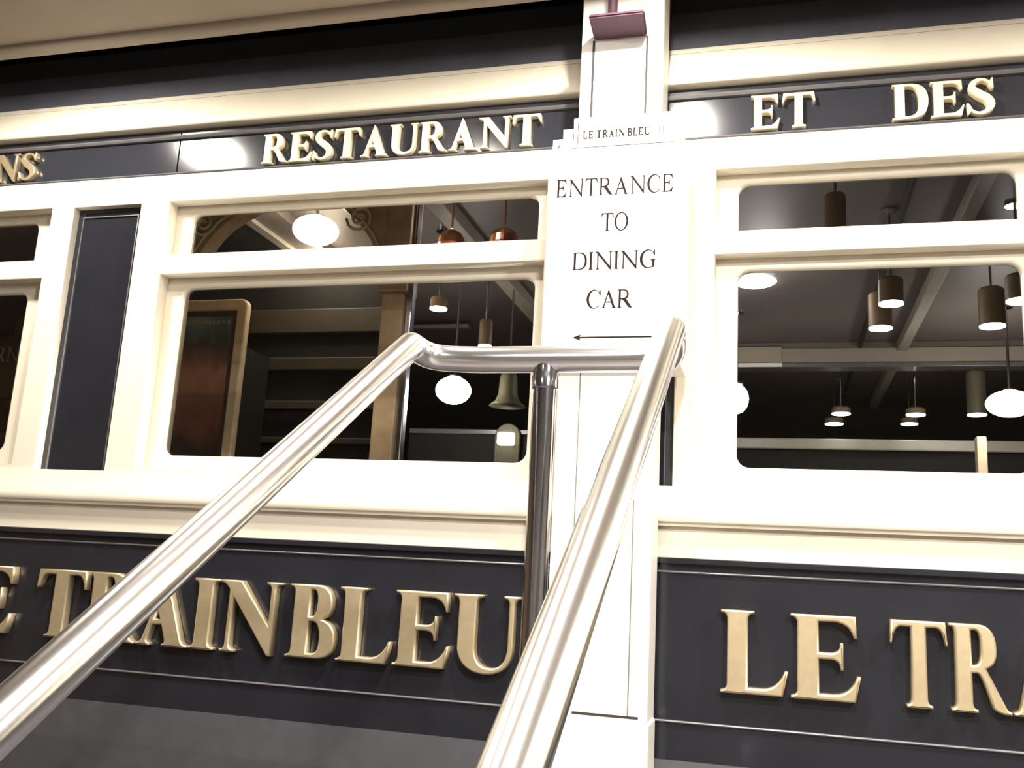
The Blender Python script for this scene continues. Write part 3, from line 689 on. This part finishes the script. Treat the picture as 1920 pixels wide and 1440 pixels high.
# ================================================================== LIGHT
def area(name, loc, size, power, color, rot=(0, 0, 0), spread=None, shape='DISK'):
    l = bpy.data.lights.new(name, 'AREA'); l.shape = shape; l.size = size; l.energy = power; l.color = color
    if spread: l.spread = math.radians(spread)
    o = bpy.data.objects.new(name, l); col.objects.link(o); o.location = loc; o.rotation_euler = rot; return o
def point(name, loc, power, color, r=.08):
    l = bpy.data.lights.new(name, 'POINT'); l.energy = power; l.color = color; l.shadow_soft_size = r
    o = bpy.data.objects.new(name, l); col.objects.link(o); o.location = loc; return o
W_ = (1, .93, .82)
def downlight(x, y, power, label, color=W_, size=.13, drop=.03):
    t = empty('ceiling_downlight', (x, y, CH)); tag(t, label, 'lamp', 'recessed ceiling downlights over the stair')
    child(from_bm('trim_ring', lathe_bm([(size*.5, -drop), (size*.62, -drop*.86), (size*.66, .002), (size*.5, .002)], (x, y, CH), 28), M['chrome']), t)
    child(from_bm('lens', lathe_bm([(0, -drop*.93), (size*.5, -drop*.93), (size*.5, -drop*.6), (0, -drop*.6)], (x, y, CH), 28), M['downlight']), t)
    area('downlight_beam', (x, y, CH-drop-.004), size, power, color)
# the two lamps mirrored in the letterboard, the ones over the stair, and two added helpers
m1 = at(395, 283, LB); tt = (CH-.004-m1.z)/((m1.z-E)/LB); downlight(m1.x*(1+tt/LB), LB-tt, 17, 'recessed ceiling downlight nearest the train, far left', size=.22, drop=.004)
m2 = at(1296, 232, LB); tt = (CH-.03-m2.z)/((m2.z-E)/LB); downlight(m2.x*(1+tt/LB), LB-tt, 20, 'recessed ceiling downlight above the entrance sign', size=.06)
downlight(-1.15, 1.73, 10, 'added unseen downlight for the cornice, between the sign and the far left one')  # added lamp, brightens the middle of the cornice
downlight(1.5, 1.9, 32, 'recessed ceiling downlight nearest the train, right')
downlight(.0, .62, 36, 'recessed ceiling downlight above the middle of the stair', (1, .96, .93))
downlight(1.55, -.6, 110, 'added unseen downlight evening the light, right of the stair foot', (1, .95, .88), size=.2)  # big lamp added behind the camera for even light and rail highlights
downlight(-1.0, -1.2, 10, 'recessed ceiling downlight behind the stair foot', (.93, .95, 1))
# point lights added inside the dining car, none of them a fixture
point('dining_glow', (at_z(1560, 560, 1.4).x, 4.7, E+1.2), .9, (1, .9, .8), .2)
point('dining_glow', at(1420, 535, 5.2)+Vector((.05, -.1, -.1)), 2, (1, .95, .92), .1)
point('arch_fill', Vector((at(610, 440, 4.5).x, 4.5, E+1.62)), 3.0, (1, .85, .62), .1)  # added fill, lightens the ceiling seen through the arch
point('poster_fill', (-2.1, 3.0, E+.9), .45, (1, .84, .62), .15)  # added fill on the poster, which does not glow itself
point('column_fill', (-1.3, 2.95, E+.55), .3, (1, .84, .6), .15)  # added fill on the wooden column
point('sign_fill', (-3.35, 3.2, E+.75), .5, (1, .84, .62), .15)  # added fill, lifts the dark far-left window and its unlit board
point('copper_fill', at(905, 408, 3.55), 1.1, (1, .8, .65), .03)  # added fill above the copper shades to brighten their outsides

w = bpy.data.worlds.new('world'); bpy.context.scene.world = w; w.use_nodes = True
w.node_tree.nodes['Background'].inputs[0].default_value = (.5, .45, .42, 1); w.node_tree.nodes['Background'].inputs[1].default_value = .05
sc = bpy.context.scene
sc.view_settings.view_transform = 'Standard'; sc.view_settings.look = 'None'; sc.view_settings.exposure = 1.08
sc.cycles.max_bounces = 8; sc.cycles.transparent_max_bounces = 12
